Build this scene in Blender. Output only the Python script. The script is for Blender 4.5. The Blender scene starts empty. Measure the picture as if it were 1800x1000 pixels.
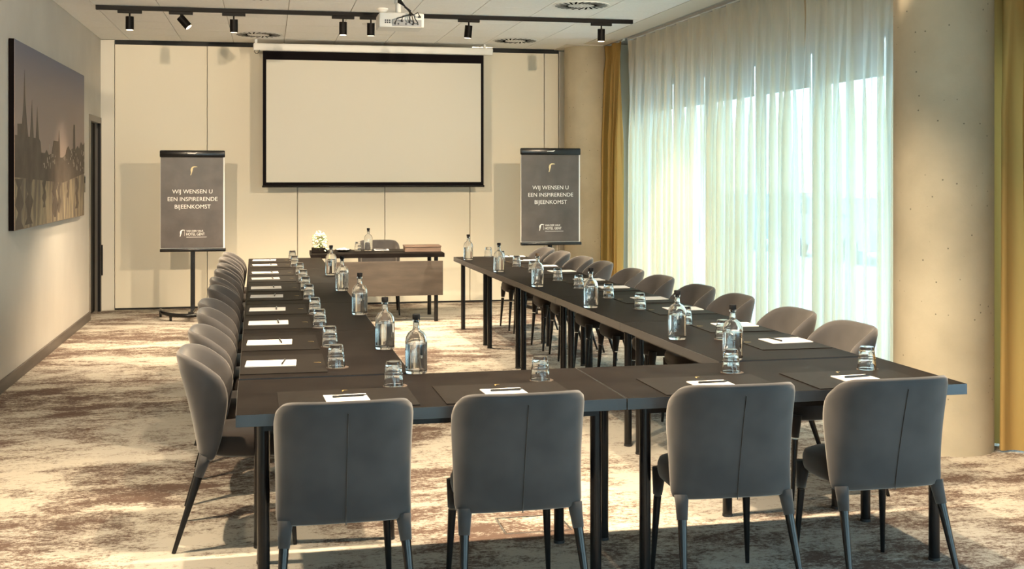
import bpy, bmesh, math, random
from mathutils import Vector, Matrix
random.seed(7)
PI = math.pi
S = bpy.context.scene
C = S.collection
R = math.radians

# ------------------------------------------------------------------ camera
cd = bpy.data.cameras.new('camera'); cam = bpy.data.objects.new('camera', cd); C.objects.link(cam)
cam.location = (0, 0, 1.62); cam.rotation_euler = (PI/2, 0, -R(11.79))
cd.sensor_width = 36; cd.lens = 2061/1800*36; cd.shift_y = -(500-305.2)/1800
cd.clip_start = .05; cd.clip_end = 400
S.camera = cam
# ------------------------------------------------------------------ exposure and world
S.view_settings.view_transform = 'Standard'; S.view_settings.look = 'None'
S.view_settings.gamma = 1; S.view_settings.use_curve_mapping = False
S.view_settings.exposure = 0.48
cy = S.cycles
cy.max_bounces = 10; cy.diffuse_bounces = 5; cy.glossy_bounces = 4; cy.transmission_bounces = 10
cy.transparent_max_bounces = 14; cy.caustics_reflective = False; cy.caustics_refractive = False
cy.sample_clamp_indirect = 4; cy.use_denoising = True
W = bpy.data.worlds.new('overcast_sky'); S.world = W; W.use_nodes = True
nt = W.node_tree; bg = nt.nodes['Background']
tc = nt.nodes.new('ShaderNodeTexCoord'); sx = nt.nodes.new('ShaderNodeSeparateXYZ'); cr = nt.nodes.new('ShaderNodeValToRGB')
nt.links.new(tc.outputs['Generated'], sx.inputs[0]); nt.links.new(sx.outputs['Z'], cr.inputs[0]); nt.links.new(cr.outputs[0], bg.inputs[0])
cr.color_ramp.elements[0].position = .0; cr.color_ramp.elements[0].color = (.66, .88, .97, 1)
cr.color_ramp.elements[1].position = .5; cr.color_ramp.elements[1].color = (.50, .77, 1.0, 1)
bg.inputs[1].default_value = 4.8

def portal(name, loc, rot, sx_, sy_):
    l = bpy.data.lights.new(name, 'AREA'); l.shape = 'RECTANGLE'; l.size = sx_; l.size_y = sy_
    l.cycles.is_portal = True
    o = bpy.data.objects.new(name, l); C.objects.link(o); o.location = loc; o.rotation_euler = rot
    return o
portal('window_portal', (4.72, 10.2, 1.4), (0, PI/2, 0), 2.8, 8.3)      # right windows in view
portal('window_portal', (4.72, .9, 1.4), (0, PI/2, 0), 2.8, 6.2)        # right windows beside the camera
portal('window_portal', (1.2, -3.3, 1.45), (-PI/2, 0, 0), 5.0, 2.7)      # rear window
WARM = (1.0, .785, .53)
SPOT_W = 300

# ------------------------------------------------------------------ material helpers
def mat(name, col, rough=.6, metal=0, spec=.5, **k):
    m = bpy.data.materials.new(name); m.use_nodes = True
    b = m.node_tree.nodes['Principled BSDF']
    b.inputs['Base Color'].default_value = (*col, 1); b.inputs['Roughness'].default_value = rough
    b.inputs['Metallic'].default_value = metal; b.inputs['Specular IOR Level'].default_value = spec
    for a, v in k.items():
        b.inputs[a.replace('_', ' ')].default_value = v
    return m
def nodes(m):
    return m.node_tree.nodes, m.node_tree.links, m.node_tree.nodes['Principled BSDF']
def noise_mix(m, c1, c2, scale=5, detail=6, lo=.35, hi=.65, stretch=(1,1,1), bump=0, bscale=None, bdist=.002, rough=.55):
    n, l, b = nodes(m)
    t = n.new('ShaderNodeTexCoord'); mp = n.new('ShaderNodeMapping'); mp.inputs['Scale'].default_value = stretch
    l.new(t.outputs['Object'], mp.inputs[0])
    nz = n.new('ShaderNodeTexNoise'); nz.inputs['Scale'].default_value = scale; nz.inputs['Detail'].default_value = detail
    nz.inputs['Roughness'].default_value = rough
    l.new(mp.outputs[0], nz.inputs['Vector'])
    r = n.new('ShaderNodeValToRGB'); e = r.color_ramp.elements
    e[0].position = lo; e[0].color = (*c1, 1); e[1].position = hi; e[1].color = (*c2, 1)
    l.new(nz.outputs['Fac'], r.inputs[0]); l.new(r.outputs[0], b.inputs['Base Color'])
    if bump:
        n2 = n.new('ShaderNodeTexNoise'); n2.inputs['Scale'].default_value = bscale or scale*8; n2.inputs['Detail'].default_value = 3
        l.new(mp.outputs[0], n2.inputs['Vector'])
        bp = n.new('ShaderNodeBump'); bp.inputs['Strength'].default_value = bump; bp.inputs['Distance'].default_value = bdist
        l.new(n2.outputs['Fac'], bp.inputs['Height']); l.new(bp.outputs[0], b.inputs['Normal'])
    return m

M = {}
M['wall'] = noise_mix(mat('wall_plaster', (.6,.55,.48), .85), (.50,.465,.415), (.545,.51,.455), 1.5, bump=.25, bscale=90)
M['panel'] = noise_mix(mat('partition_panel', (.7,.6,.5), .6), (.725,.67,.55), (.755,.70,.58), .6, 2)
M['pilaster'] = mat('cream_paint', (.70,.66,.58), .5)
M['ceiling'] = noise_mix(mat('ceiling_tile', (.78,.76,.72), .9), (.88,.86,.83), (.92,.905,.875), 30, bump=.15, bscale=220)
M['grid'] = mat('ceiling_grid', (.40,.37,.33), .6)
M['base'] = noise_mix(mat('dark_skirting', (.09,.075,.065), .5), (.075,.06,.05), (.12,.10,.085), 12, stretch=(1,.1,1))
M['doorframe'] = mat('taupe_door_frame', (.22,.19,.155), .5)
M['black'] = mat('black_void', (.005,.004,.004), .9, 0, .0)
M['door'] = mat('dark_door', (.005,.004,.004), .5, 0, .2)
M['concrete'] = noise_mix(mat('concrete', (.4,.35,.28), .8), (.42,.36,.255), (.56,.485,.35), 2.2, 8, .3, .7, bump=.3, bscale=60)
M['metal_black'] = mat('black_powder_coat', (.006,.0055,.006), .25, 0, .4)
M['track_black'] = mat('black_track', (.004,.003,.003), .5, 0, .15)
M['white_plastic'] = mat('white_plastic', (.78,.77,.74), .4)
M['chrome'] = mat('chrome', (.75,.75,.76), .2, 1)
M['screen'] = mat('screen_white', (.64,.615,.545), .9, 0, .1)
M['screen_black'] = mat('screen_border', (.006,.004,.005), .8, 0, .1)
M['table'] = noise_mix(mat('black_laminate', (.02,.017,.015), .5, 0, .04), (.0065,.005,.0045), (.011,.0088,.0078), 6, 8, stretch=(1,1,1), bump=.12, bscale=160, bdist=.0008)
M['panelwood'] = noise_mix(mat('dark_brown_laminate', (.05,.04,.03), .45), (.045,.034,.026), (.070,.054,.041), 3, 6, stretch=(1,1,5))
M['edge'] = mat('glossy_edge_band', (.055,.056,.060), .24, 0, .9)
M['pad'] = noise_mix(mat('pad_leatherette', (.02,.017,.015), .5, 0, .06), (.011,.0092,.0082), (.015,.0128,.0115), 20, bump=.2, bscale=400, bdist=.0004)
M['gold'] = mat('gold_print', (.62,.44,.14), .35, .6)
M['paper'] = mat('white_paper', (.64,.63,.62), .8, 0, .2)
M['pen'] = mat('black_pen', (.01,.01,.01), .25)
M['coaster'] = mat('coaster_brown', (.07,.05,.038), .6)
M['cork'] = mat('black_stopper', (.006,.006,.007), .7, 0, .15)
M['cork2'] = mat('brown_cork_stopper', (.10,.065,.04), .7)
M['printdark'] = noise_mix(mat('poster_print', (.06,.05,.045), .35), (.058,.047,.042), (.085,.070,.063), 4, 4, bump=.35, bscale=3.2, bdist=.02)
M['printwhite'] = mat('poster_white', (.80,.77,.74), .6)
M['printgold'] = mat('poster_gold', (.75,.62,.34), .5)
M['rubber'] = mat('rubber_caster', (.012,.012,.012), .6)
M['seal'] = mat('black_seal', (.01,.01,.01), .7)
M['wood_box'] = noise_mix(mat('brown_wood_box', (.12,.07,.05), .5), (.105,.065,.045), (.15,.098,.072), 4, 5, stretch=(1,8,8))
M['leaf'] = mat('pale_leaf', (.22,.30,.10), .6)
M['petal'] = mat('cream_petal', (.86,.84,.60), .6, Subsurface_Weight=.1)
M['petal_white'] = mat('white_petal', (.85,.84,.76), .6)
M['cable'] = mat('black_cable', (.01,.01,.01), .5)
M['port'] = mat('dark_port', (.05,.05,.055), .5)
M['portpanel'] = mat('grey_port_panel', (.35,.35,.36), .4)
M['mullion'] = mat('window_frame_grey', (.10,.10,.105), .5)
M['lintel'] = mat('lintel_wall', (.62,.46,.28), .8)
M['blind'] = mat('grey_roller_blind', (.42,.40,.37), .8)
M['asphalt'] = noise_mix(mat('pale_paving', (.5,.5,.5), .9), (.62,.64,.66), (.76,.78,.80), .6, bump=.1)
M['hedge'] = noise_mix(mat('dark_hedge', (.05,.07,.04), .9), (.10,.13,.10), (.2,.24,.2), 3)
M['carglass'] = mat('car_glass', (.03,.035,.04), .1)
M['tyre'] = mat('tyre', (.02,.02,.02), .8)
for nm, c in (('car_white',(.75,.77,.8)),('car_grey',(.22,.24,.27)),('car_blue',(.06,.10,.2)),('car_silver',(.5,.52,.55))):
    M[nm] = mat(nm, c, .25)
# lamp glow
m = mat('lamp_glow', (1,.9,.7)); b = nodes(m)[2]
b.inputs['Emission Color'].default_value = (1,.80,.55,1); b.inputs['Emission Strength'].default_value = 5; M['glow'] = m
# glass
m = mat('clear_glass', (1,1,1), .0, 0, .5, IOR=1.45, Transmission_Weight=1.0); M['glass'] = m
m = mat('water', (.97,1,1), .0, 0, .5, IOR=1.33, Transmission_Weight=1.0); M['water'] = m
# window pane: thin clear
m = bpy.data.materials.new('window_pane'); m.use_nodes = True; n = m.node_tree.nodes; l = m.node_tree.links; n.clear()
o_ = n.new('ShaderNodeOutputMaterial'); t_ = n.new('ShaderNodeBsdfTransparent'); g_ = n.new('ShaderNodeBsdfGlossy'); mx = n.new('ShaderNodeMixShader')
t_.inputs[0].default_value = (.93,.97,.96,1); g_.inputs['Roughness'].default_value = .02; mx.inputs[0].default_value = .06
l.new(t_.outputs[0], mx.inputs[1]); l.new(g_.outputs[0], mx.inputs[2]); l.new(mx.outputs[0], o_.inputs[0]); M['pane'] = m
# sheer fabric
m = bpy.data.materials.new('sheer_voile'); m.use_nodes = True; n = m.node_tree.nodes; l = m.node_tree.links; n.clear()
o_ = n.new('ShaderNodeOutputMaterial'); t_ = n.new('ShaderNodeBsdfTransparent'); d_ = n.new('ShaderNodeBsdfDiffuse'); tr = n.new('ShaderNodeBsdfTranslucent')
m1 = n.new('ShaderNodeMixShader'); m2 = n.new('ShaderNodeMixShader'); lw = n.new('ShaderNodeLayerWeight'); mr = n.new('ShaderNodeMapRange')
d_.inputs[0].default_value = (.93,.72,.48,1); tr.inputs[0].default_value = (.84,.89,.80,1); t_.inputs[0].default_value = (1,.99,.96,1)
m1.inputs[0].default_value = .55; lw.inputs[0].default_value = .5
mr.inputs['To Min'].default_value = .66; mr.inputs['To Max'].default_value = 1.0
l.new(lw.outputs['Facing'], mr.inputs[0]); l.new(mr.outputs[0], m2.inputs[0])
l.new(d_.outputs[0], m1.inputs[1]); l.new(tr.outputs[0], m1.inputs[2])
l.new(t_.outputs[0], m2.inputs[1]); l.new(m1.outputs[0], m2.inputs[2]); l.new(m2.outputs[0], o_.inputs[0]); M['sheer'] = m
# ochre curtain
m = bpy.data.materials.new('ochre_curtain'); m.use_nodes = True; n = m.node_tree.nodes; l = m.node_tree.links; n.clear()
o_ = n.new('ShaderNodeOutputMaterial'); d_ = n.new('ShaderNodeBsdfDiffuse'); tr = n.new('ShaderNodeBsdfTranslucent'); m1 = n.new('ShaderNodeMixShader')
d_.inputs[0].default_value = (.46,.285,.10,1); tr.inputs[0].default_value = (.52,.32,.09,1); m1.inputs[0].default_value = .25
l.new(d_.outputs[0], m1.inputs[1]); l.new(tr.outputs[0], m1.inputs[2]); l.new(m1.outputs[0], o_.inputs[0]); M['ochre'] = m
# velvet
def velvet(name, c1, c2):
    m = mat(name, c1, .85, 0, .2, Sheen_Weight=.38, Sheen_Roughness=.45)
    nodes(m)[2].inputs['Sheen Tint'].default_value = (1, .93, .85, 1)
    return noise_mix(m, c1, c2, 3.0, 3, .35, .7, bump=.1, bscale=500, bdist=.0005)
M['velvet'] = velvet('grey_velvet', (.040,.038,.039), (.078,.072,.071))
M['velvet_d'] = velvet('brown_velvet', (.026,.019,.016), (.040,.030,.025))
# carpet
m = mat('distressed_carpet', (.5,.42,.33), .95, 0, .1); M['carpet'] = m
n, l, b = nodes(m)
t = n.new('ShaderNodeTexCoord')
def nz(scale, det, rgh, st=(1,1,1), dist=0):
    mp = n.new('ShaderNodeMapping'); mp.inputs['Scale'].default_value = st; l.new(t.outputs['Object'], mp.inputs[0])
    q = n.new('ShaderNodeTexNoise'); q.inputs['Scale'].default_value = scale; q.inputs['Detail'].default_value = det
    q.inputs['Roughness'].default_value = rgh; q.inputs['Distortion'].default_value = dist
    l.new(mp.outputs[0], q.inputs['Vector']); return q
def ramp(src, p0, c0, p1, c1):
    r = n.new('ShaderNodeValToRGB'); e = r.color_ramp.elements; e[0].position = p0; e[0].color = (*c0,1); e[1].position = p1; e[1].color = (*c1,1)
    l.new(src, r.inputs[0]); return r
def mixc(f, a, c):
    x = n.new('ShaderNodeMix'); x.data_type = 'RGBA'; l.new(f, x.inputs['Factor'])
    for s, v in ((6, a), (7, c)):
        if isinstance(v, tuple): x.inputs[s].default_value = (*v, 1)
        else: l.new(v, x.inputs[s])
    return x.outputs[2]
big = nz(1.1, 12, .72, (.7, 1, 1), .5); fine = nz(5, 12, .80, (.55, 1.2, 1)); tone = nz(.5, 3, .5); grit = nz(45, 4, .9, (.75, 1.1, 1))
def mth(op, a, c, d=None):
    x = n.new('ShaderNodeMath'); x.operation = op
    for k, v_ in enumerate((a, c, d)):
        if v_ is None: continue
        if isinstance(v_, (int, float)): x.inputs[k].default_value = v_
        else: l.new(v_, x.inputs[k])
    return x.outputs[0]
q1 = mth('MULTIPLY_ADD', fine.outputs['Fac'], .95, big.outputs['Fac'])
q2 = mth('MULTIPLY_ADD', grit.outputs['Fac'], .75, q1)
q3 = mth('MULTIPLY', q2, .5)
r3 = ramp(q3, .640, (0,0,0), .720, (1,1,1))
light = mixc(ramp(tone.outputs['Fac'], .4, (0,0,0), .6, (1,1,1)).outputs[0], (.50,.455,.38), (.42,.39,.34))
col = mixc(r3.outputs[0], light, (.115,.078,.062))
l.new(col, b.inputs['Base Color'])
pile = nz(420, 2, .5); bp = n.new('ShaderNodeBump'); bp.inputs['Strength'].default_value = .35; bp.inputs['Distance'].default_value = .003
l.new(pile.outputs['Fac'], bp.inputs['Height']); l.new(bp.outputs[0], b.inputs['Normal'])
# pits on concrete
n, l, b = nodes(M['concrete'])
t = n.new('ShaderNodeTexCoord'); v = n.new('ShaderNodeTexVoronoi'); v.inputs['Scale'].default_value = 15; v.inputs['Randomness'].default_value = 1
l.new(t.outputs['Object'], v.inputs['Vector'])
rp = n.new('ShaderNodeValToRGB'); rp.color_ramp.elements[0].position = .055; rp.color_ramp.elements[0].color = (.35,.35,.35,1); rp.color_ramp.elements[1].position = .085
l.new(v.outputs['Distance'], rp.inputs[0])
src = b.inputs['Base Color'].links[0].from_socket
mu = n.new('ShaderNodeMix'); mu.data_type = 'RGBA'; mu.blend_type = 'MULTIPLY'; mu.inputs['Factor'].default_value = 1
l.new(src, mu.inputs[6]); l.new(rp.outputs[0], mu.inputs[7]); l.new(mu.outputs[2], b.inputs['Base Color'])

# ------------------------------------------------------------------ mesh helpers
class MB:
    """collects shapes into one mesh"""
    def __init__(s): s.bm = bmesh.new()
    def box(s, x0, x1, y0, y1, z0, z1, bev=0, mtx=None):
        r = bmesh.ops.create_cube(s.bm, size=1); vs = r['verts']
        for v in vs:
            v.co = Vector(((x0+x1)/2+v.co.x*(x1-x0), (y0+y1)/2+v.co.y*(y1-y0), (z0+z1)/2+v.co.z*(z1-z0)))
        if bev:
            es = list({e for v in vs for e in v.link_edges})
            rr = bmesh.ops.bevel(s.bm, geom=es, offset=bev, segments=2, affect='EDGES', profile=.5)
            vs = list({v for f in rr['faces'] for v in f.verts} | {v for v in vs if v.is_valid})
        if mtx: bmesh.ops.transform(s.bm, matrix=mtx, verts=[v for v in vs if v.is_valid])
        return s
    def cyl(s, p0, p1, r0, r1=None, n=16, caps=True):
        r1 = r0 if r1 is None else r1
        p0, p1 = Vector(p0), Vector(p1); d = p1-p0
        q = d.to_track_quat('Z', 'Y').to_matrix().to_4x4(); q.translation = (p0+p1)/2
        bmesh.ops.create_cone(s.bm, cap_ends=caps, segments=n, radius1=r0, radius2=r1, depth=d.length, matrix=q)
        return s
    def lathe(s, prof, n=24, c=(0,0,0), facet=None):
        rings = []
        for r, z in prof:
            if r < 1e-6: rings.append([s.bm.verts.new((c[0], c[1], c[2]+z))])
            else: rings.append([s.bm.verts.new((c[0]+r*math.cos(2*PI*i/n), c[1]+r*math.sin(2*PI*i/n), c[2]+z)) for i in range(n)])
        for a, b_ in zip(rings, rings[1:]):
            for i in range(n):
                j = (i+1) % n
                if len(a) == 1 and len(b_) == 1: continue
                if len(a) == 1: s.bm.faces.new((a[0], b_[j], b_[i]))
                elif len(b_) == 1: s.bm.faces.new((a[i], a[j], b_[0]))
                else: s.bm.faces.new((a[i], a[j], b_[j], b_[i]))
        return s
    def tube(s, pts, r, n=8):
        pts = [Vector(p) for p in pts]; rings = []
        for i, p in enumerate(pts):
            d = (pts[min(i+1, len(pts)-1)]-pts[max(i-1, 0)]).normalized()
            q = d.to_track_quat('Z', 'Y').to_matrix()
            rr = r[i] if isinstance(r, (list, tuple)) else r
            rings.append([s.bm.verts.new(p+q @ Vector((rr*math.cos(2*PI*k/n), rr*math.sin(2*PI*k/n), 0))) for k in range(n)])
        for a, b_ in zip(rings, rings[1:]):
            for i in range(n):
                j = (i+1) % n; s.bm.faces.new((a[i], a[j], b_[j], b_[i]))
        s.bm.faces.new(rings[0][::-1]); s.bm.faces.new(rings[-1])
        return s
    def prism(s, poly, d, mtx=None):
        """polygon in xz, thickness d along +y"""
        a = [s.bm.verts.new((x, 0, z)) for x, z in poly]; b_ = [s.bm.verts.new((x, d, z)) for x, z in poly]
        s.bm.faces.new(a); s.bm.faces.new(b_[::-1]); k = len(poly)
        for i in range(k):
            j = (i+1) % k; s.bm.faces.new((a[j], a[i], b_[i], b_[j]))
        if mtx: bmesh.ops.transform(s.bm, matrix=mtx, verts=a+b_)
        return s
    def grid(s, nu, nv, fn):
        g = [[s.bm.verts.new(fn(i/(nu-1), j/(nv-1))) for j in range(nv)] for i in range(nu)]
        for i in range(nu-1):
            for j in range(nv-1): s.bm.faces.new((g[i][j], g[i+1][j], g[i+1][j+1], g[i][j+1]))
        return s
    def mesh(s, name, m, smooth=False):
        bmesh.ops.recalc_face_normals(s.bm, faces=s.bm.faces)
        me = bpy.data.meshes.new(name); s.bm.to_mesh(me); s.bm.free()
        if smooth is True: me.polygons.foreach_set('use_smooth', [True]*len(me.polygons))
        elif smooth:
            me.polygons.foreach_set('use_smooth', [True]*len(me.polygons)); me.set_sharp_from_angle(angle=R(smooth))
        me.materials.append(m if not isinstance(m, str) else M[m]); return me
    def build(s, name, m, parent=None, smooth=False, loc=None, rotz=0):
        return link(name, s.mesh(name, m, smooth), parent, loc, rotz)
def link(name, me, parent=None, loc=None, rotz=0):
    o = bpy.data.objects.new(name, me); C.objects.link(o)
    if parent: o.parent = parent
    if loc is not None: o.location = loc
    if rotz: o.rotation_euler = (0, 0, rotz)
    return o
def tag(o, label=None, cat=None, group=None, kind=None):
    if label: o['label'] = label
    if cat: o['category'] = cat
    if group: o['group'] = group
    if kind: o['kind'] = kind
    return o
def thing(name, label, cat, loc=(0,0,0), rotz=0, group=None):
    o = bpy.data.objects.new(name, None); C.objects.link(o); o.location = loc; o.rotation_euler = (0, 0, rotz)
    o.empty_display_size = .1
    return tag(o, label, cat, group)
def struct(o, label=None): return tag(o, label, None, None, 'structure')
def copy_tree(o, parent=None):
    c = o.copy(); C.objects.link(c); c.parent = parent
    for ch in list(o.children): copy_tree(ch, c)
    return c
def text_mesh(txt, size, name, m, depth=.0006, sxs=1, space=1):
    cu = bpy.data.curves.new(name, 'FONT'); cu.body = txt; cu.size = size; cu.align_x = 'CENTER'; cu.align_y = 'CENTER'
    cu.extrude = depth; cu.space_character = space; cu.resolution_u = 3
    o = bpy.data.objects.new(name, cu); C.objects.link(o); bpy.context.view_layer.update()
    me = bpy.data.meshes.new_from_object(o.evaluated_get(bpy.context.evaluated_depsgraph_get()))
    bpy.data.objects.remove(o); bpy.data.curves.remove(cu)
    me.name = name; me.materials.clear(); me.materials.append(M[m])
    me.transform(Matrix.Diagonal((sxs, 1, 1, 1))); me.transform(Matrix.Rotation(PI/2, 4, 'X'))
    return me
ORD = ['nearest', 'second nearest', 'third nearest', 'fourth nearest', 'fifth nearest', 'sixth nearest', 'seventh nearest', 'eighth nearest', 'ninth nearest', 'farthest']
ORDF = ['leftmost', 'second from left', 'third from left', 'rightmost']

# ------------------------------------------------------------------ room shell
XL, XR, YB, YF, ZC = -1.93, 4.60, 14.62, -3.2, 3.21
struct(MB().box(XL-.1, XR+.15, YF-.1, YB+.1, -.12, 0).build('floor', 'carpet'), 'cream and brown distressed patterned carpet')
ceil = struct(MB().box(XL-.1, 4.10, YF-.1, YB+.1, ZC+.012, ZC+.12).box(4.10, XR+.15, YF-.1, YB+.1, 3.30, 3.42).box(4.08, 4.10, YF, YB, ZC+.01, 3.30).build('ceiling', 'grid'), 'suspended ceiling of white square tiles')
# ceiling tiles 0.6 m grid
GX = [XL] + [-1.6+.6*i for i in range(10)] ; GY = [14.6-.6*i for i in range(31)]
tile_cache = {}
def tile(x0, x1, y0, y1):
    k = (round(x1-x0, 3), round(y1-y0, 3))
    if k not in tile_cache:
        w, d = k
        tile_cache[k] = MB().box(-w/2+.004, w/2-.004, -d/2+.004, d/2-.004, 0, .014).mesh('ceiling_tile', 'ceiling')
    return tile_cache[k]
rest = MB()
holes = [(-.1,13.7),(2.9,13.7),(2.9,10.7),(-.1,10.7)]
for i in range(len(GX)-1):
    for j in range(len(GY)-1):
        x0, x1, y1, y0 = GX[i], GX[i+1], GY[j], GY[j+1]
        if y0 > 9.5: link('ceiling_tile', tile(x0, x1, y0, y1), ceil, ((x0+x1)/2, (y0+y1)/2, ZC))
        elif y1 > YF: rest.box(x0+.004, x1-.004, max(y0, YF)+.004, y1-.004, ZC, ZC+.014)
ro = rest.build('ceiling_tile_field', 'ceiling', ceil); ro['kind'] = 'stuff'
MB().box(GX[-1]+.004, 4.10, YF, YB, ZC-.002, ZC+.012).build('ceiling_border', 'pilaster', ceil)
wl = struct(MB().box(XL-.14, XL, YF-.1, 13.70, 0, ZC+.02).box(XL-.14, XL, 14.56, YB+.1, 0, ZC+.02).box(XL-.14, XL, 13.70, 14.56, 2.22, ZC+.02).build('wall_left', 'wall'), 'grey beige textured wall')
wb = struct(MB().box(XL-.1, XR+.1, YB+.02, YB+.15, 0, ZC+.1).build('wall_back', 'pilaster'), 'cream folding partition wall')
px = [-1.772, -.709, .362, 1.430, 2.503, 3.467, 3.654]
for a, b_ in zip(px, px[1:]):
    MB().box(a+.004, b_-.004, YB-.03, YB+.02, .022, ZC-.055, .002).build('wall_panel', 'panel', wb)
MB().box(XL, -1.776, YB-.05, YB+.02, 0, ZC-.005, .002).build('pilaster', 'pilaster', wb)
MB().box(3.662, 3.80, YB-.04, YB+.02, 0, ZC-.03, .002).build('pilaster', 'pilaster', wb)
MB().box(-1.772, 3.66, YB-.012, YB+.02, ZC-.05, ZC, 0).build('top_track', 'seal', wb)
MB().box(-1.772, 3.66, YB-.02, YB+.02, 0, .02, 0).build('floor_seal', 'seal', wb)
struct(MB().box(3.80, XR, YB-.03, YB+.02, 0, ZC+.08).build('trim_1', 'pilaster'), 'cream strip of wall behind the far column')
# baseboard left
struct(MB().box(XL, XL+.018, YF, 13.66, 0, .095, .003).build('baseboard_left', 'base'), 'dark skirting board along the left wall')
# door on the left wall
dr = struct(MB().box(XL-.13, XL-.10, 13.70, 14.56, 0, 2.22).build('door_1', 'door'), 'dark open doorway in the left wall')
MB().box(XL-.06, XL+.012, 13.645, 13.70, 0, 2.28, .003).box(XL-.06, XL+.012, 14.50, 14.56, 0, 2.28, .003).box(XL-.06, XL+.012, 13.70, 14.50, 2.21, 2.28, .003).build('door_frame', 'doorframe', dr)
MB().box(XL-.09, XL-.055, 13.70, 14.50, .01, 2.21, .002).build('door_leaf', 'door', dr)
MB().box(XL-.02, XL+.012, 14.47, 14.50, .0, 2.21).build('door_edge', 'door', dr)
for z in (.12, .35): MB().cyl((XL-.06, 14.0, z), (XL-.035, 14.0, z), .012, n=12).build('door_bolt', 'chrome', dr)
MB().box(XL+.012, XL+.03, 14.525, 14.545, .42, .78, .004).build('door_handle', 'metal_black', dr)
sw = MB().box(XL, XL+.012, 13.23, 13.30, 1.42, 1.60, .003).build('wall_switch', 'metal_black'); tag(sw, 'slim black control panel on the left wall beside the doorway', 'wall switch')
MB().box(XL+.012, XL+.015, 13.24, 13.29, 1.52, 1.585, .001).build('button', 'door', sw)

# right wall: lintel, mullions, panes
wr = MB(); 
wr.box(XR, XR+.2, YF, YB, 2.74, 3.36)
wr.box(XR, XR+.2, 4.3, 5.95, 0, 2.74).box(XR, XR+.2, 14.30, YB, 0, 2.74).box(XR, XR+.2, YF, -2.3, 0, 2.74)
struct(wr.build('wall_right', 'lintel'), 'wall above and between the tall windows')
def window(idx, ya, yb, mus):
    w = struct(MB().box(XR+.05, XR+.12, ya, yb, 0, .05).box(XR+.05, XR+.12, ya, yb, 2.68, 2.74).build('window_%d' % idx, 'mullion'), 'full-height window behind the sheer curtain')
    ed = [ya]+mus+[yb]
    for y in ed: MB().box(XR+.03, XR+.12, max(y-.035, ya), min(y+.035, yb), .05, 2.68, .004).build('window_mullion', 'mullion', w)
    for a, b_ in zip(ed, ed[1:]):
        MB().box(XR+.08, XR+.086, a+.035, b_-.035, .05, 2.68).build('window_pane', 'pane', w)
        MB().box(XR+.02, XR+.028, a+.05, b_-.05, 2.385, 2.70).build('roller_blind', 'blind', w)
        MB().box(XR+.015, XR+.033, a+.05, b_-.05, 2.37, 2.39, .003).build('blind_rail', 'mullion', w)
window(1, 5.95, 14.30, [6.9, 8.16, 9.40, 10.61, 11.94, 12.95])
window(2, -2.3, 4.3, [-1, .3, 1.6, 2.9])
# rear wall behind the camera with a wide window
struct(MB().box(XL, XR, YF-.12, YF, 0, .12).box(XL, XR, YF-.12, YF, 2.80, ZC+.1).box(XL, -1.2, YF-.12, YF, .12, 2.80).box(3.7, XR, YF-.12, YF, .12, 2.80).build('wall_rear', 'wall'), 'wall behind the camera')
w3 = struct(MB().box(-1.2, 3.7, YF-.09, YF-.03, .12, .17).box(-1.2, 3.7, YF-.09, YF-.03, 2.75, 2.80).build('window_3', 'mullion'), 'window behind the camera')
for a, b_ in ((-1.2, .4), (.4, 2.05), (2.05, 3.7)):
    MB().box(a+.03, b_-.03, YF-.065, YF-.06, .17, 2.75).build('window_pane', 'pane', w3)
    MB().box(b_-.03, b_+.03 if b_ < 3 else b_, YF-.09, YF-.03, .17, 2.75).build('window_mullion', 'mullion', w3)

# concrete columns
def column(x, y, r, label, z1=ZC-.004):
    o = MB().lathe([(0,0),(r,0),(r,z1),(0,z1)], 64).build('concrete_column', 'concrete', None, 40, (x, y, 0))
    tag(o, label, 'column', 'round concrete columns')
    return o
column(3.943, 6.316, .283, 'thick round pitted concrete column in the right foreground beside the windows')
column(3.943, 14.27, .283, 'round concrete column in the far right corner beside the ochre curtain')
struct(MB().box(3.60, 4.06, 13.93, 14.60, ZC-.012, ZC+.002).build('trim_2', 'pilaster'), 'cream plaster collar around the far column head')

# ------------------------------------------------------------------ outside
struct(MB().box(XR+.3, 120, -60, 90, -.35, -.25).build('ground', 'asphalt'), 'pale car park outside')
hd = MB()
for i in range(60):
    y = -10+i*1.4; hd.box(34+random.uniform(-.2,.2), 35.2, y, y+1.4, -.25, .25+random.uniform(-.12,.15), .1)
tag(hd.build('hedge', 'hedge'), 'low dark hedge at the far edge of the car park', 'hedge', None, 'stuff')
def car(x, y, rz, body, label):
    t = thing('car', label, 'car', (x, y, -.25), rz, 'cars parked outside the windows')
    prof = [(-2.1,.30),(-2.15,.62),(-2.0,.82),(-1.25,.92),(-.65,1.36),(.75,1.42),(1.55,.98),(2.05,.86),(2.12,.55),(2.05,.30)]
    MB().prism(prof, 1.7, Matrix.Translation((0,-.85,0))).build('body', body, t)
    g = [(-1.12,.94),(-.62,1.31),(.70,1.36),(1.38,.98)]
    MB().prism(g, 1.72, Matrix.Translation((0,-.86,0))).build('window', 'carglass', t)
    for wx in (-1.3, 1.3):
        for wy in (-.86, .66):
            MB().cyl((wx, wy, .32), (wx, wy+.2, .32), .32, n=20).build('wheel', 'tyre', t)
for i, (x, y, rz, b_, lb) in enumerate([(12, 17.5, PI/2, 'car_white', 'white hatchback parked outside near the far windows'), (12.6, 23.5, PI/2, 'car_grey', 'grey hatchback parked outside farthest back'),
        (17.5, 23, PI/2, 'car_silver', 'silver hatchback parked outside in the second row, behind'), (12.2, 28.5, PI/2, 'car_blue', 'dark blue hatchback parked outside'), (18, 30, PI/2, 'car_white', 'white hatchback parked outside, in the second row'),
        (11.5, 12, PI/2, 'car_silver', 'silver hatchback parked outside nearest windows')]):
    car(x, y, rz, b_, lb)

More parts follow.
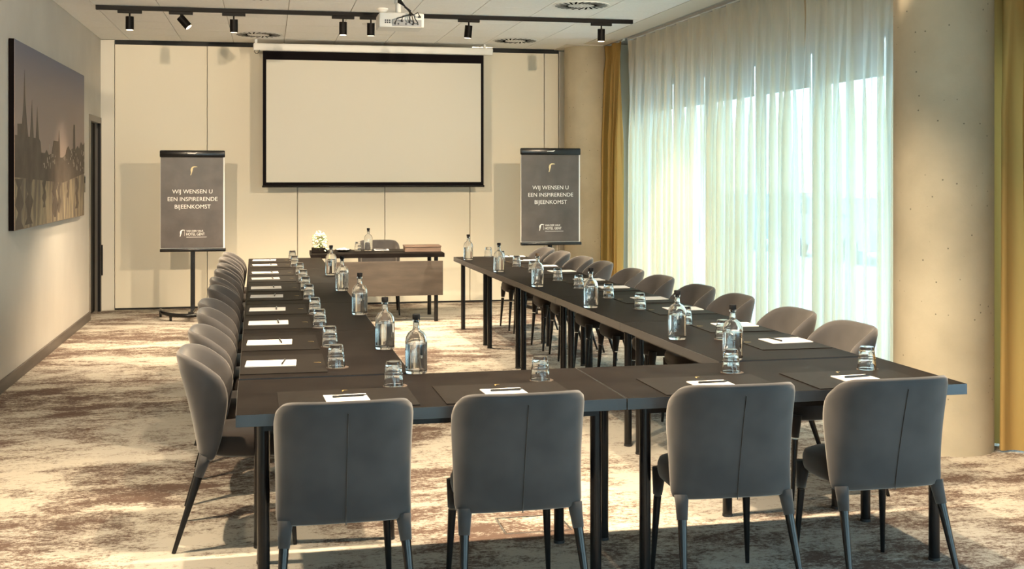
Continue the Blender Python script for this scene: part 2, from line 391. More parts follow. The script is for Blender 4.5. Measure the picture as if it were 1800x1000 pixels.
# ------------------------------------------------------------------ curtains
def curtain(name, mtl, y0, y1, x, seed, amp, period, top, z0, label, group, tp=.17, nper=16, flare=0, squeeze=0):
    rnd = random.Random(seed); L = y1-y0
    ph = [(rnd.uniform(.5, 1.6)*2*PI/period, rnd.uniform(0, 6.28), rnd.uniform(.4, 1)) for _ in range(5)]
    nu = int(L/period*nper)+2; nv = 22
    def fn(u, v):
        z = z0+(top-z0)*v
        k = 1-v; y = y0+L*u
        if squeeze: yc = y0+L*.45; y = yc+(y-yc)*(1-squeeze*(1-k)**2)
        pl = .030*math.copysign(abs(math.sin(PI*(y0+L*u)/tp))**.6, math.sin(PI*(y0+L*u)/tp))
        fo = sum(a*math.sin(f*(y0+L*u)+p+.25*math.sin(2.2*z+p)) for f, p, a in ph)/2.2
        fo = math.tanh(1.6*fo)
        w = min(1, k*2.6)
        hb = 1.0 if v > .955 else 0
        d = (1-w)*pl + w*amp*fo*(1+.25*k)
        if .93 < v < .955: d *= .5
        y += w*.35*amp*math.cos(3*fo)+flare*k*k*(u-.5)
        return (x-d, y, z)
    o = MB().grid(nu, nv, fn).build(name, mtl, None, True)
    tag(o, label, 'curtain', group); return o
SH = 'white sheer curtains at the window'
curtain('sheer_curtain', 'sheer', 6.36, 8.72, 4.215, 1, .060, .13, 3.20, .015, 'white sheer curtain panel nearest, partly behind the thick concrete column', SH)
curtain('sheer_curtain', 'sheer', 8.78, 11.03, 4.225, 2, .060, .14, 3.20, .015, 'white sheer curtain panel in the middle of the window wall', SH)
curtain('sheer_curtain', 'sheer', 11.09, 13.40, 4.225, 3, .060, .13, 3.20, .015, 'white sheer curtain panel farthest, beside the ochre curtain', SH)
OC = 'ochre curtains'
curtain('ochre_curtain', 'ochre', 13.40, 14.28, 4.13, 5, .075, .15, 3.20, .012, 'ochre yellow curtain gathered beside the far concrete column', OC, nper=14, squeeze=.05)
curtain('ochre_curtain', 'ochre', 3.9, 6.30, 4.25, 6, .075, .17, 3.20, .012, 'ochre yellow curtain at the right edge in the foreground', OC, nper=14)
rl = MB().box(4.14, 4.17, 13.4, 14.35, 3.205, 3.235).box(4.20, 4.235, 3.8, 13.4, 3.205, 3.235).box(4.14, 4.235, 13.38, 13.42, 3.235, 3.30).box(4.14, 4.235, 9, 9.04, 3.235, 3.30).build('curtain_rail', 'white_plastic')
tag(rl, 'white double curtain rail in the ceiling recess above the curtains', 'curtain rail')

# ------------------------------------------------------------------ wall picture
def wall_picture():
    y0, y1, z0, z1 = 9.51, 12.99, 1.183, 2.65
    t = thing('wall_picture', 'large unframed city skyline print with river reflections on left wall', 'picture', (XL, y0, z0))
    w, h = y1-y0, z1-z0
    MB().box(.004, .044, 0, w, 0, h, .002).build('canvas', 'black', t)
    m = mat('dusk_sky_print', (.5,.4,.35), .6, 0, .2); n, l, b = nodes(m)
    tcx = n.new('ShaderNodeTexCoord'); s_ = n.new('ShaderNodeSeparateXYZ'); l.new(tcx.outputs['Generated'], s_.inputs[0])
    r = n.new('ShaderNodeValToRGB'); e = r.color_ramp.elements
    e[0].position = .35; e[0].color = (.36,.27,.22,1); e[1].position = 1; e[1].color = (.15,.15,.20,1); q = e.new(.75); q.color = (.27,.215,.20,1)
    l.new(s_.outputs['Z'], r.inputs[0]); l.new(r.outputs[0], b.inputs['Base Color']); M['sky_print'] = m
    MB().box(.044, .046, .002, w-.002, .002, h-.002).build('sky_print', 'sky_print', t)
    M['sil'] = noise_mix(mat('skyline_print', (.08,.06,.05), .6, 0, .2), (.085,.064,.05), (.125,.098,.078), 5)
    M['sil2'] = mat('lit_facade_print', (.30,.24,.18), .35)
    M['water_print'] = noise_mix(mat('river_print', (.2,.17,.12), .55, 0, .3), (.11,.085,.065), (.30,.24,.155), 3, 5, .4, .6, stretch=(1,3,.7))
    T = Matrix(((0,1,0,0),(1,0,0,0),(0,0,1,0),(0,0,0,1)))  # prism xz -> yz
    def flat(poly, x, th, nm, mt, lab=None):
        o = MB().prism([(a*w, b_*h) for a, b_ in poly], th, Matrix.Translation((x,0,0)) @ T).build(nm, mt, t)
        if lab: o['label'] = lab
    flat([(0.002,.003),(.998,.003),(.998,.33),(0.002,.33)], .046, .001, 'river_print', 'water_print', 'printed river with reflections')
    sky = [(0,.28),(0,.50),(.03,.50),(.03,.56),(.08,.565),(.10,.70),(.108,.86),(.116,.70),(.135,.57),(.15,.50),(.17,.50),(.185,.62),(.193,.71),(.20,.62),(.215,.50),(.24,.50),(.25,.60),(.258,.68),(.266,.60),(.28,.50),(.30,.48),(.31,.42),
           (.36,.42),(.38,.44),(.41,.41),(.45,.42),(.48,.50),(.55,.50),(.562,.57),(.57,.50),(.575,.40),(.61,.40),(.66,.42),(.68,.46),(.71,.48),(.74,.45),(.79,.47),(.80,.63),(.822,.63),(.83,.46),(.87,.49),(.90,.47),(.93,.52),(.97,.50),(1,.52),(1,.30),(.62,.24),(.3,.26)]
    flat(sky, .047, .0008, 'skyline_print', 'sil', 'printed skyline with church towers')
    rnd = random.Random(4); fb = MB()
    for k in range(46):
        a = rnd.choice([rnd.uniform(.33,.5), rnd.uniform(.62,.99), rnd.uniform(.66,.99)]); z = rnd.uniform(.31,.45)
        fb.box(.0478, .0483, a*w, a*w+rnd.uniform(.008,.03), z*h, z*h+rnd.uniform(.008,.05))
    q = fb.build('lit_windows_print', 'sil2', t); q['kind'] = 'stuff'
    for a, wd, zb in ((.16,.05,.02),(.35,.03,.10),(.5,.05,.03),(.56,.03,.05),(.70,.02,.14),(.86,.035,.06),(.05,.05,.0)):
        pts = [(a-wd*(.6+.4*math.sin(k*2.3+a*9)), zb+(.27-zb)*k/6) for k in range(7)]+[(a+wd*(.6+.4*math.cos(k*1.9+a*5)), zb+(.27-zb)*k/6) for k in range(6,-1,-1)]
        flat([(min(max(p[0], .003), .997), max(p[1], .004)) for p in pts], .047, .0006, 'reflection_print', 'sil')
wall_picture()

# ------------------------------------------------------------------ track lights
def spot_light(loc, target, parent, w, size=95, blend=.5, rad=.035):
    l = bpy.data.lights.new('spot_lamp', 'SPOT'); l.energy = w; l.color = WARM; l.spot_size = R(size); l.spot_blend = blend; l.shadow_soft_size = rad
    o = bpy.data.objects.new('spot_lamp', l); C.objects.link(o); o.parent = parent
    o.location = loc; o.rotation_euler = (Vector(target)).to_track_quat('-Z', 'Y').to_euler()
def track(yt, xa, xb, heads, lab, vis=True):
    rail = MB().box(xa, xb, yt-.018, yt+.018, ZC-.042, ZC-.002, .002).build('light_track', 'track_black')
    tag(rail, lab[0], 'light track')
    MB().box(xa-.002, xa+.02, yt-.019, yt+.019, ZC-.043, ZC-.0015, .002).build('end_cap', 'track_black', rail)
    for i, (x, d, w, size, *bl_) in enumerate(heads):
        t = thing('track_spotlight', lab[1][i], 'spotlight', (x, yt, ZC-.042), 0, lab[2])
        MB().box(-.11, .11, -.016, .016, -.028, 0, .002).build('adapter', 'track_black', t)
        MB().cyl((0,0,-.028), (0,0,-.065), .008, n=10).build('stem', 'track_black', t)
        dv = Vector(d).normalized(); p0 = Vector((0,0,-.062))-dv*.012 if abs(dv.z) < .9 else Vector((0,0,-.060)); p1 = p0+dv*.125
        hd_ = MB().cyl(p0, p1, .038, n=24).build('lamp_head', 'track_black', t, 40)
        MB().cyl(p1, p1+dv*.002, .032, n=24).build('lens', 'glow', hd_, 40)
        spot_light(p1+dv*.012, dv, t, w, size, *bl_)
O = ['leftmost','second from left','third from left','fourth from left','fifth from left','sixth from left','rightmost']
desc = ['black cylinder spotlight pointing down, leftmost on the visible ceiling track', 'black cylinder spotlight tilted sideways, second from left on the ceiling track',
        'black cylinder spotlight pointing down, third from left on the ceiling track', 'black cylinder spotlight, fourth from left, first of the close pair near projector',
        'black cylinder spotlight, fifth from left, beside the white projector', 'black cylinder spotlight right of the projector above the screen', 'black cylinder spotlight rightmost near the track end and column']
DN = (0,.05,-1)
track(11.62, -1.58, 3.70, [(-1.276,(0,0,-1),SPOT_W*.7,76,1.0),(-.808,(.62,-.1,-.72),SPOT_W*.6,70),(-.316,(0,.1,-1),SPOT_W,110),(.729,(0,0,-1),SPOT_W,110),(1.002,(0,.12,-1),SPOT_W,110),(1.982,(-.08,.10,-1),SPOT_W,110),(3.364,(0,.05,-1),SPOT_W*.6,80)],
      ('black ceiling light track spanning the room above the projection screen', desc, 'spotlights on the ceiling track'))
tr2 = [(-1.45,(.10,.95,-.22),SPOT_W*2.6,50),(-.95,(0,.15,-1),SPOT_W*1.1,120),(.55,(0,.02,-1),SPOT_W,120),(1.2,(0,.1,-1),SPOT_W*1.3,120),(2.2,(0,.35,-1),SPOT_W*.9,110),(2.9,(-.1,-.12,-1),SPOT_W*.8,100),(3.52,(-.24,.95,-.22),SPOT_W*2.6,50)]
track(5.0, -1.58, 3.70, tr2, ('black ceiling light track overhead, above the near tables', ['black cylinder spotlight overhead on middle track, '+o for o in O], 'spotlights on the middle ceiling track'))

# ceiling diffusers
def diffuser(x, y, lab):
    t = thing('ceiling_diffuser', lab, 'air diffuser', (x, y, ZC-.006), 0, 'round swirl air diffusers')
    MB().lathe([(0,0),(.27,0),(.27,.006),(0,.006)], 48).build('face_plate', 'white_plastic', t, 40)
    for k in range(24):
        a = 2*PI*k/24
        mtx = Matrix.Rotation(a, 4, 'Z') @ Matrix.Translation((.185,0,-.002)) @ Matrix.Rotation(.35, 4, 'Z')
        MB().box(-.065, .065, -.009, .009, 0, .003, 0, mtx).build('slot', 'black', t)
    MB().cyl((0,0,-.004), (0,0,0), .02, n=16).build('hub', 'white_plastic', t)
diffuser(-.1, 13.7, 'round slotted white ceiling diffuser, far left above the screen end')
diffuser(2.9, 13.7, 'round slotted white ceiling diffuser, far right behind the track')
diffuser(2.9, 10.7, 'round slotted white ceiling diffuser in front of the track, at right')
diffuser(-.1, 10.7, 'round slotted white ceiling diffuser cut by the top frame edge')
tag(MB().lathe([(0,-.035),(.035,-.035),(.055,-.012),(.055,0),(0,0)], 24).build('smoke_detector', 'white_plastic', None, 40, (1.085, 11.30, ZC)), 'small round white smoke detector on ceiling beside projector', 'smoke detector')
tag(MB().lathe([(0,-.006),(.11,-.006),(.12,0),(0,0)], 32).build('ceiling_speaker', 'white_plastic', None, 40, (1.10, 12.5, ZC)), 'flat round white ceiling speaker behind the projector', 'speaker')

# ------------------------------------------------------------------ projector
pt = thing('projector', 'white projector hanging from the ceiling with black cables at its back', 'projector', (.84, 9.0, 2.745))
MB().box(0, .345, 0, .27, 0, .112, .008).build('body', 'white_plastic', pt)
MB().box(.10, .325, -.003, .002, .008, .060, .001).build('port_panel', 'portpanel', pt)
for k, (a, z, s_) in enumerate([(.115,.02,.012),(.14,.02,.012),(.165,.04,.018),(.20,.02,.012),(.225,.035,.014),(.25,.018,.016),(.29,.02,.012),(.30,.075,.02)]):
    MB().box(a, a+s_, -.006, 0, z, z+.014, .001).build('port', 'port', pt)
for k in range(3): MB().box(.042+.016*k, .053+.016*k, -.002, .001, .03, .042).box(.042+.016*k, .053+.016*k, -.002, .001, .046, .058).build('vent', 'port', pt)
MB().cyl((.12,.275,.056), (.12,.30,.056), .04, n=24).build('lens', 'port', pt)
MB().box(.07, .27, .06, .22, .112, .122, .002).cyl((.16,.13,.12),(.16,.13,.462),.022, n=20).box(.10,.22,.07,.19,.452,.464,.002).box(.128,.192,.09,.15,.20,.34,.004).build('ceiling_mount', 'white_plastic', pt, 40)
rnd = random.Random(9)
for k, (a, z) in enumerate([(.12,.03),(.17,.05),(.23,.04),(.26,.026),(.305,.08),(.29,.03)]):
    MB().tube([(a,-.008,z),(a,-.04,z+.005),(a+.01-.02*k*.3,-.05,z+.03),(.22+.008*k,-.045,.09),(.24-.01*k,-.02,.125+.006*k),(.20,.0,.16),(.15,.06,.20+.01*k),(.16+.006*k,.10,.30)], .0045, 7).build('cable', 'cable', pt, True)

# ------------------------------------------------------------------ projection screen
ps = thing('projection_screen', 'large white projection screen with black border pulled down before the wall', 'projection screen', (0, 14.2, 0))
MB().box(-.163, 2.72, -.045, .045, 3.075, 3.165, .02).build('screen_case', 'white_plastic', ps, 40)
MB().box(-.052, 2.606, -.006, -.003, 1.475, 3.08).build('screen_border', 'screen_black', ps)
MB().box(-.012, 2.571, -.008, -.0061, 1.517, 2.972).build('screen_fabric', 'screen', ps)
MB().cyl((-.06,-.004,1.468), (2.614,-.004,1.468), .012, n=12).build('bottom_bar', 'metal_black', ps)
for x in (-.13, 2.62):
    MB().box(x-.015, x+.015, -.012, .03, 3.16, 3.21, .002).build('bracket', 'white_plastic', ps)
MB().tube([(-.14,-.03,3.085),(-.15,-.04,3.06),(-.13,-.05,3.035),(-.11,-.045,3.04),(-.095,-.04,3.06),(-.09,-.035,3.08)], .004, 6).build('cord_loop', 'cable', ps, True)
MB().box(2.46, 2.72, .0, .02, 3.166, 3.18, .002).build('bracket_plate', 'chrome', ps)

# ------------------------------------------------------------------ flip charts
def bird(w):
    """stylised long-billed bird emblem, height w"""
    pts = [(.28,0),(.34,.28),(.30,.52),(.34,.72),(.46,.86),(.62,.92),(.86,.90),(1.0,.84),(.80,.82),(.62,.80),(.54,.72),(.52,.55),(.46,.32),(.36,.02)]
    return [((a-.5)*w, (b_-.5)*w) for a, b_ in pts]
def flipchart(x, y, zb, zt, w, label):
    t = thing('flipchart_stand', label, 'flipchart', (x, y, 0), 0, 'flipchart stands with welcome posters')
    h = zt-zb
    MB().box(-w/2, w/2, -.02, 0, zb, zt, .004).build('board', 'white_plastic', t)
    MB().box(-w/2-.004, w/2+.004, -.045, .005, zt-.075, zt+.004, .012).build('clamp_bar', 'metal_black', t, 40)
    MB().box(-w/2-.002, w/2+.012, -.05, .01, zb-.03, zb+.006, .006).build('pen_tray', 'metal_black', t, 40)
    po = MB().box(-w/2+.006, w/2-.016, -.026, -.0205, zb+.012, zt-.07).build('poster', 'printdark', t)
    def put(me, nm, px_, pz): link(nm, me, po, (px_, -.0268, pz))
    for k, s_ in enumerate(('WIJ WENSEN U', 'EEN INSPIRERENDE', 'BIJEENKOMST')):
        put(text_mesh(s_, .064, 'lettering', 'printwhite', sxs=1.0), 'lettering', 0, zb+h*(.583-.077*k))
    put(text_mesh('VAN DER VALK', .030, 'lettering', 'printwhite', sxs=.9), 'lettering', .025, zb+h*.183)
    put(text_mesh('HOTEL GENT', .042, 'lettering', 'printwhite', sxs=.80, depth=.0009), 'lettering', .03, zb+h*.150)
    MB().box(-.067, .153, -.0275, -.026, zb+h*.119, zb+h*.122).build('lettering_rule', 'printwhite', po)
    MB().box(-.088, -.086, -.0275, -.026, zb+h*.135, zb+h*.195).build('lettering_rule', 'printwhite', po)
    o = MB().prism(bird(.085), .0012, Matrix.Translation((-.12,-.0275,zb+h*.165))).build('bird_emblem', 'printwhite', po)
    o = MB().prism(bird(.11), .0012, Matrix.Translation((0,-.0275,zb+h*.80))).build('bird_emblem', 'printgold', po); o['label'] = 'gold bird emblem'
    MB().prism([(-.05,-.004),(.03,-.006),(.05,.012),(.02,.006),(-.05,.002)], .001, Matrix.Translation((0,-.0465,zt-.032))).build('bar_emblem', 'printwhite', t)
    MB().box(-.025, .025, .0, .03, .09, zb+.5, .004).build('pole', 'metal_black', t)
    MB().box(-.012, .012, -.025, .0, .55, zb-.02, .003).build('rail', 'metal_black', t)
    # horseshoe base
    pts = [(.33*math.cos(a)-.02, .02+.36*math.sin(a), .10-.035*abs(math.sin(a))) for a in [PI+.15+ (PI-.3)*i/14 for i in range(15)]]
    pts2 = [(-.36, .16, .075)]+pts+[(.33, .16, .075)]
    MB().tube(pts2, .022, 10).build('base', 'metal_black', t, True)
    MB().box(-.03, .03, -.33, .03, .075, .105, .006).build('base_arm', 'metal_black', t)
    for cx, cy_ in ((-.36,.16),(.33,.16),(-.22,-.24),(.18,-.24)):
        c = MB().cyl((cx-.012, cy_, .03), (cx+.012, cy_, .03), .03, n=18).build('caster', 'rubber', t, 40)
        MB().box(cx-.016, cx+.016, cy_-.016, cy_+.016, .035, .08, .004).build('caster_fork', 'metal_black', c)
flipchart(-.82, 13.63, .775, 1.877, .70, 'flipchart stand with dark welcome poster near the doorway, left of screen')
flipchart(3.255, 13.40, .812, 1.915, .715, 'flipchart stand with dark welcome poster before the far concrete column')

# ------------------------------------------------------------------ tables
ZT = .75
def make_table(w, d, label, group='black conference tables'):
    t = thing('conference_table', label, 'table', (0,0,0), 0, group)
    MB().box(.002, w-.002, .002, d-.002, ZT-.045, ZT, .0025).build('tabletop', 'table', t)
    e_ = MB().box(.0015, w-.0015, .0008, .002, ZT-.044, ZT-.001).box(.0015, w-.0015, d-.002, d-.0008, ZT-.044, ZT-.001).box(.0008, .002, .002, d-.002, ZT-.044, ZT-.001).box(w-.002, w-.0008, .002, d-.002, ZT-.044, ZT-.001).build('edge_band', 'edge', t)
    MB().box(.10, w-.10, .06, .085, ZT-.075, ZT-.045).box(.10, w-.10, d-.085, d-.06, ZT-.075, ZT-.045).box(.10,.125,.085,d-.085,ZT-.075,ZT-.045).box(w-.125,w-.10,.085,d-.085,ZT-.075,ZT-.045).build('under_frame', 'metal_black', t)
    for lx in (.10, w-.10):
        for ly in (.085, d-.085):
            lg = MB().cyl((lx, ly, .006), (lx, ly, ZT-.045), .0225, n=20).build('leg', 'metal_black', t, 40)
            MB().cyl((lx, ly, 0), (lx, ly, .012), .024, n=20).build('foot_cap', 'rubber', lg, 40)
    return t
t1 = make_table(1.475, .735, 'black table at the front left, its corner nearest the grey side chair')
t1.location = (-.112, 4.335, 0); t1.rotation_euler = (0, 0, R(.7))
t2 = copy_tree(t1); t2['label'] = 'black table at the front right, reaching toward the thick concrete column'; t2.location = (1.366, 4.353, 0)
# side rows: prototype with the long side along y
base = make_table(1.425, .735, 'x')
def place_side(x_in, y0, y1, side, label, first):
    t = base if first else copy_tree(base)
    t['label'] = label; t.rotation_euler = (0, 0, PI/2+R(.55 if side < 0 else 1.17))
    # rotated +90: local x -> +y, local y -> -x ; origin at the (max x, min y) corner
    t.location = (x_in+(0 if side < 0 else .735), y0+(.008 if side < 0 else .017), 0)
    s_ = (y1-y0)/1.425; t.scale = (s_, 1, 1)
    return t
LY = [5.10+1.44*k for k in range(6)]
for k in range(5):
    place_side(.617-.0097*(LY[k]-5.1), LY[k], LY[k+1]-.003, -1, 'black table in the left row, %s of its five' % ['nearest','second nearest','middle','fourth nearest','farthest'][k], k == 0)
RY = [5.12, 6.588, 8.034, 9.45, 10.79, 12.13]; RX = [2.043, 2.021, 1.987, 1.960, 1.920]
for k in range(5):
    place_side(2.05-.0205*(RY[k]-5.12), RY[k], RY[k+1]-.003, 1, 'black table in the right row by the windows, %s of its five' % ['nearest','second nearest','middle','fourth nearest','farthest'][k], False)
# speaker desk at the far end
dk = thing('speaker_desk', 'dark desk with brown front panel facing the rows below the screen', 'desk', (.458, 12.78, 0), R(-.8))
MB().box(0, 1.45, 0, .735, ZT-.045, ZT, .0025).build('tabletop', 'table', dk)
for lx in (.10, 1.36):
    for ly in (.04, .65):
        MB().cyl((lx, ly, 0), (lx, ly, ZT-.045), .0225, n=20).build('leg', 'metal_black', dk, 40)
MB().box(.02, 1.43, -.012, .006, .288, .665, .002).build('front_panel', 'panelwood', dk)
for lx in (.10, 1.36): MB().box(lx-.015, lx+.015, .006, .02, .45, .50).build('bracket', 'metal_black', dk)

# ------------------------------------------------------------------ chairs
def make_chair(label, group):
    t = thing('velvet_chair', label, 'chair', (0,0,0), 0, group)
    def shell():
        nu, nv = 25, 8; a = .250; n_ = 3.2
        bm = bmesh.new(); g = []
        for i in range(nu):
            tt = PI*i/(nu-1); row = []
            # redistribute so that corners get vertices
            c, s_ = math.cos(tt), math.sin(tt)
            X = math.copysign(abs(c)**(2/n_), c); Yv = abs(s_)**(2/n_)
            for j in range(nv):
                v = j/(nv-1)
                yr = -.185-.105*v**1.25; D = .075+.18*v**.9
                aw = a*(.965+.035*min(1, v*1.4))
                e = 1-s_                                   # 1 at the wing's front edge
                ztop = .838-.060*e**2.2-.03*e**8
                z = .385+(ztop-.385)*v
                # wing front edge runs back a little near the very top (rounded corner)
                fr = .045*max(0, v-.8)/.2*max(0, 1-Yv)**2
                y = yr+D*(1-Yv)-fr
                x = X*aw*(1-.02*math.sin(PI*v)) 
                row.append(bm.verts.new((x, y, z)))
            g.append(row)
        for i in range(nu-1):
            for j in range(nv-1): bm.faces.new((g[i][j], g[i][j+1], g[i+1][j+1], g[i+1][j]))
        me = bpy.data.meshes.new('shell'); bm.to_mesh(me); bm.free()
        o = bpy.data.objects.new('shell', me); C.objects.link(o)
        md = o.modifiers.new('s', 'SOLIDIFY'); md.thickness = .036; md.offset = SOL; md.use_even_offset = True
        sb = o.modifiers.new('b', 'SUBSURF'); sb.levels = 1
        bpy.context.view_layer.update()
        me2 = bpy.data.meshes.new_from_object(o.evaluated_get(bpy.context.evaluated_depsgraph_get()))
        bpy.data.objects.remove(o); me2.name = 'backrest'
        me2.polygons.foreach_set('use_smooth', [True]*len(me2.polygons)); me2.materials.clear(); me2.materials.append(M['velvet'])
        return me2
    bk = link('backrest', shell(), t)
    MB().tube([(0, -.1872-.105*(k/8*.9)**1.25, .390+.453*.9*k/8) for k in range(9)], .0020, 6).build('seam', 'velvet_d', bk, True)
    # seat cushion: stacked superellipse rings
    def ring(bm, ax, ay, z, n_=3.6, yc=.052, dz=0):
        out = []
        for k in range(40):
            q = 2*PI*k/40; c, s_ = math.cos(q), math.sin(q)
            y = yc+math.copysign(abs(s_)**(2/n_), s_)*ay
            x = math.copysign(abs(c)**(2/n_), c)*ax*(1-.05*max(0, (-(y-yc)/ay)))
            out.append(bm.verts.new((x, y, z)))
        return out
    bm = bmesh.new()
    lv = [(.16,.14,.389),(.195,.180,.390),(.208,.194,.402),(.214,.200,.425),(.214,.200,.45),(.206,.194,.472),(.18,.17,.484),(.10,.10,.490)]
    rs = [ring(bm, *q) for q in lv]
    for a_, b_ in zip(rs, rs[1:]):
        for k in range(40): bm.faces.new((a_[k], a_[(k+1)%40], b_[(k+1)%40], b_[k]))
    bm.faces.new(rs[0][::-1]); bm.faces.new(rs[-1])
    me = bpy.data.meshes.new('seat'); bm.to_mesh(me); bm.free()
    me.polygons.foreach_set('use_smooth', [True]*len(me.polygons)); me.materials.append(M['velvet_d'])
    link('seat', me, t)
    for sx_ in (-1, 1):
        # rear legs splay back and out
        top = Vector((sx_*.207, -.146, .405)); foot = Vector((sx_*.236, -.275, 0)); d = foot-top
        lg = MB().cyl(top+d*.20, foot, .0180, .0090, n=16).build('leg', 'metal_black', t, 40)
        MB().tube([top, top+d*.08, top+d*.215], [.028, .0245, .0205], 16).build('leg_sleeve', 'velvet', lg, True)
        top = Vector((sx_*.185, .205, .42)); foot = Vector((sx_*.205, .235, 0)); d = foot-top
        lg = MB().cyl(top+d*.28, foot, .0165, .0085, n=16).build('leg', 'metal_black', t, 40)
        MB().tube([top, top+d*.14, top+d*.26], [.030, .024, .019], 16).build('leg_sleeve', 'velvet_d', lg, True)
    return t
SOL = -1.0
GF, GL, GR = 'velvet chairs along the front tables', 'velvet chairs along the left row', 'velvet chairs along the window side'
chair0 = make_chair('grey velvet chair seen from behind, leftmost at the front tables', GF)
for i, (x, y, rz, lb) in enumerate([(.266,4.325,.02,'grey velvet chair seen from behind, leftmost at the front tables'), (.905,4.345,.015,'grey velvet chair seen from behind, second from left at the front tables'),
        (1.745,4.350,-.03,'grey velvet chair seen from behind, third from left at the front tables'), (2.385,4.350,.04,'grey velvet chair seen from behind, rightmost at the front, nearest the concrete column')]):
    c = chair0 if i == 0 else copy_tree(chair0)
    c['label'] = lb; c['group'] = GF; c.location = (x, y, 0); c.rotation_euler = (0, 0, rz)
LS = [5.42, 6.15, 6.93, 7.45, 8.35, 9.02, 9.79, 10.45, 11.22, 11.90]
rnd = random.Random(3)
for i, y in enumerate(LS):
    c = copy_tree(chair0); c['group'] = GL
    c['label'] = 'grey velvet chair, %s of the ten in the left row' % ORD[i]
    c.location = (-.105-.006*i+rnd.uniform(-.012,.012), y, 0); c.rotation_euler = (0, 0, -PI/2+(rnd.uniform(-.05,.05) if i else -.02))
RS = [5.66, 6.31, 7.13, 7.77, 8.56, 9.24, 10.06, 10.68, 11.46, 12.08]
for i, y in enumerate(RS):
    c = copy_tree(chair0); c['group'] = GR
    c['label'] = 'brown grey velvet chair, %s of the ten on the window side' % ORD[i]
    c.location = (2.775-.012*i, y-.05, 0); c.rotation_euler = (0, 0, PI/2+rnd.uniform(-.05,.05))
c = copy_tree(chair0); c['group'] = 'speaker chair'; del c['group']
c['label'] = 'brown velvet chair behind the speaker desk'; c.location = (1.275, 13.62, 0); c.rotation_euler = (0, 0, PI)

# ------------------------------------------------------------------ place settings
def rbox(w, d, h, bev): return MB().box(-w/2, w/2, -d/2, d/2, 0, h, bev)
pad_me = rbox(.52, .375, .0035, .001).mesh('desk_pad', 'pad')
emb_me = MB().prism(bird(.034), .0004, Matrix.Rotation(-PI/2, 4, 'X')).mesh('emblem', 'gold')
note_me = rbox(.165, .225, .004, 0).mesh('notepad', 'paper')
pen = MB().cyl((-.065,0,.0045), (.055,0,.0045), .0042, n=10).cyl((.055,0,.0045), (.070,0,.0045), .0042, .001, n=10).mesh('ballpoint_pen', 'pen', 40)
clip = MB().box(-.060, -.025, -.0012, .0012, .0085, .0105).mesh('clip', 'chrome')
def setting(x, y, rz, where, sx_=0, first=True, zed=ZT):
    rr = Matrix.Rotation(rz, 4, 'Z')
    p = link('desk_pad', pad_me, None, (x, y, zed), rz); tag(p, 'dark leather desk pad with gold bird emblem, '+where, 'desk pad', 'dark desk pads')
    q = link('emblem', emb_me, p, (0, .155, .0042))
    v = rr @ Vector((sx_, -.055, 0)); a = rnd.uniform(-.05, .05)
    nn = link('notepad', note_me, None, (x+v.x, y+v.y, zed+.0037), rz+a); tag(nn, 'white notepad lying on the desk pad, '+where, 'notepad', 'white notepads')
    v = rr @ Vector((sx_+.01, .0, 0))
    pe = link('ballpoint_pen', pen, None, (x+v.x, y+v.y, zed+.0080), rz+a+rnd.uniform(-.12, .12)); tag(pe, 'black ballpoint pen on the white notepad, '+where, 'pen', 'black pens')
    link('clip', clip, pe)
for i, (x, w_) in enumerate([(.30,''),(.92,''),(1.79,''),(2.44,'')]):
    setting(x, 4.565, R(.7), ORDF[i]+' seat at the front tables')
for i, y in enumerate([5.455, 6.14, 6.95, 7.64, 8.46, 9.09, 9.88, 10.47, 11.34, 11.97]):
    setting(.072-.005*i, y, -PI/2, ORD[i]+' seat of the left row')
for i, (y, sh) in enumerate([(5.66,0), (6.31,0), (7.13,0), (7.77,0), (8.60,0), (9.24,0), (10.10,0), (10.70,0), (11.33,.10), (11.86,.14)]):
    setting(2.575-.012*i, y, PI/2, ORD[i]+' seat on the window side', sh)
setting(1.27, 13.30, PI, 'on the speaker desk below the screen')

# tumblers, upside down on coasters
N = 30
def rad(z):  # outer radius: wide rim at the bottom, ridge in the middle, thick base on top
    return .0415-.012*(z/.1) + (.0022 if .045 < z < .052 else 0)
prof_o = [(.0400,0),(.0415,.003),(.0395,.020),(.0375,.042),(.0392,.0485),(.0365,.053),(.0345,.075),(.0318,.093),(.0290,.100),(0,.1005)]
prof_i = [(0,.080),(.0240,.0785),(.0285,.072),(.0325,.050),(.0360,.020),(.0378,.001),(.0400,0)]
bmg = MB(); bmg.lathe(prof_i+prof_o[1:], 30)
for v_ in bmg.bm.verts:                      # shallow facets around the wall
    r_ = math.hypot(v_.co.x, v_.co.y)
    if r_ > .0285 and .01 < v_.co.z < .096:
        k = round(math.atan2(v_.co.y, v_.co.x)/(2*PI/30)) % 3
        f_ = .965 if k == 0 else 1
        v_.co.x *= f_; v_.co.y *= f_
glass_me = bmg.mesh('tumbler', 'glass', 30)
coaster_me = MB().lathe([(0,0),(.050,0),(.050,.003),(0,.003)], 28).mesh('coaster', 'coaster', 40)
def tumbler(x, y, where, z=ZT):
    c = link('coaster', coaster_me, None, (x+.006, y, z)); tag(c, 'thin round coaster under the tumbler, '+where, 'coaster', 'round coasters')
    g = link('tumbler', glass_me, None, (x, y, z+.0032), rnd.uniform(0, 1)); tag(g, 'clear tumbler upside down on a coaster, '+where, 'glass', 'upturned tumblers')
for i, (x, y) in enumerate([(.506,4.795),(1.123,4.80),(1.983,4.82),(2.604,4.77)]): tumbler(x, y, ORDF[i]+' at the front tables')
for i, (x, y) in enumerate([(.302,5.31),(.308,5.96),(.290,6.72),(.288,7.36),(.282,8.25),(.278,8.86),(.280,9.52),(.275,10.25),(.25,11.14),(.246,11.9)]): tumbler(x, y, ORD[i]+' in the left row')
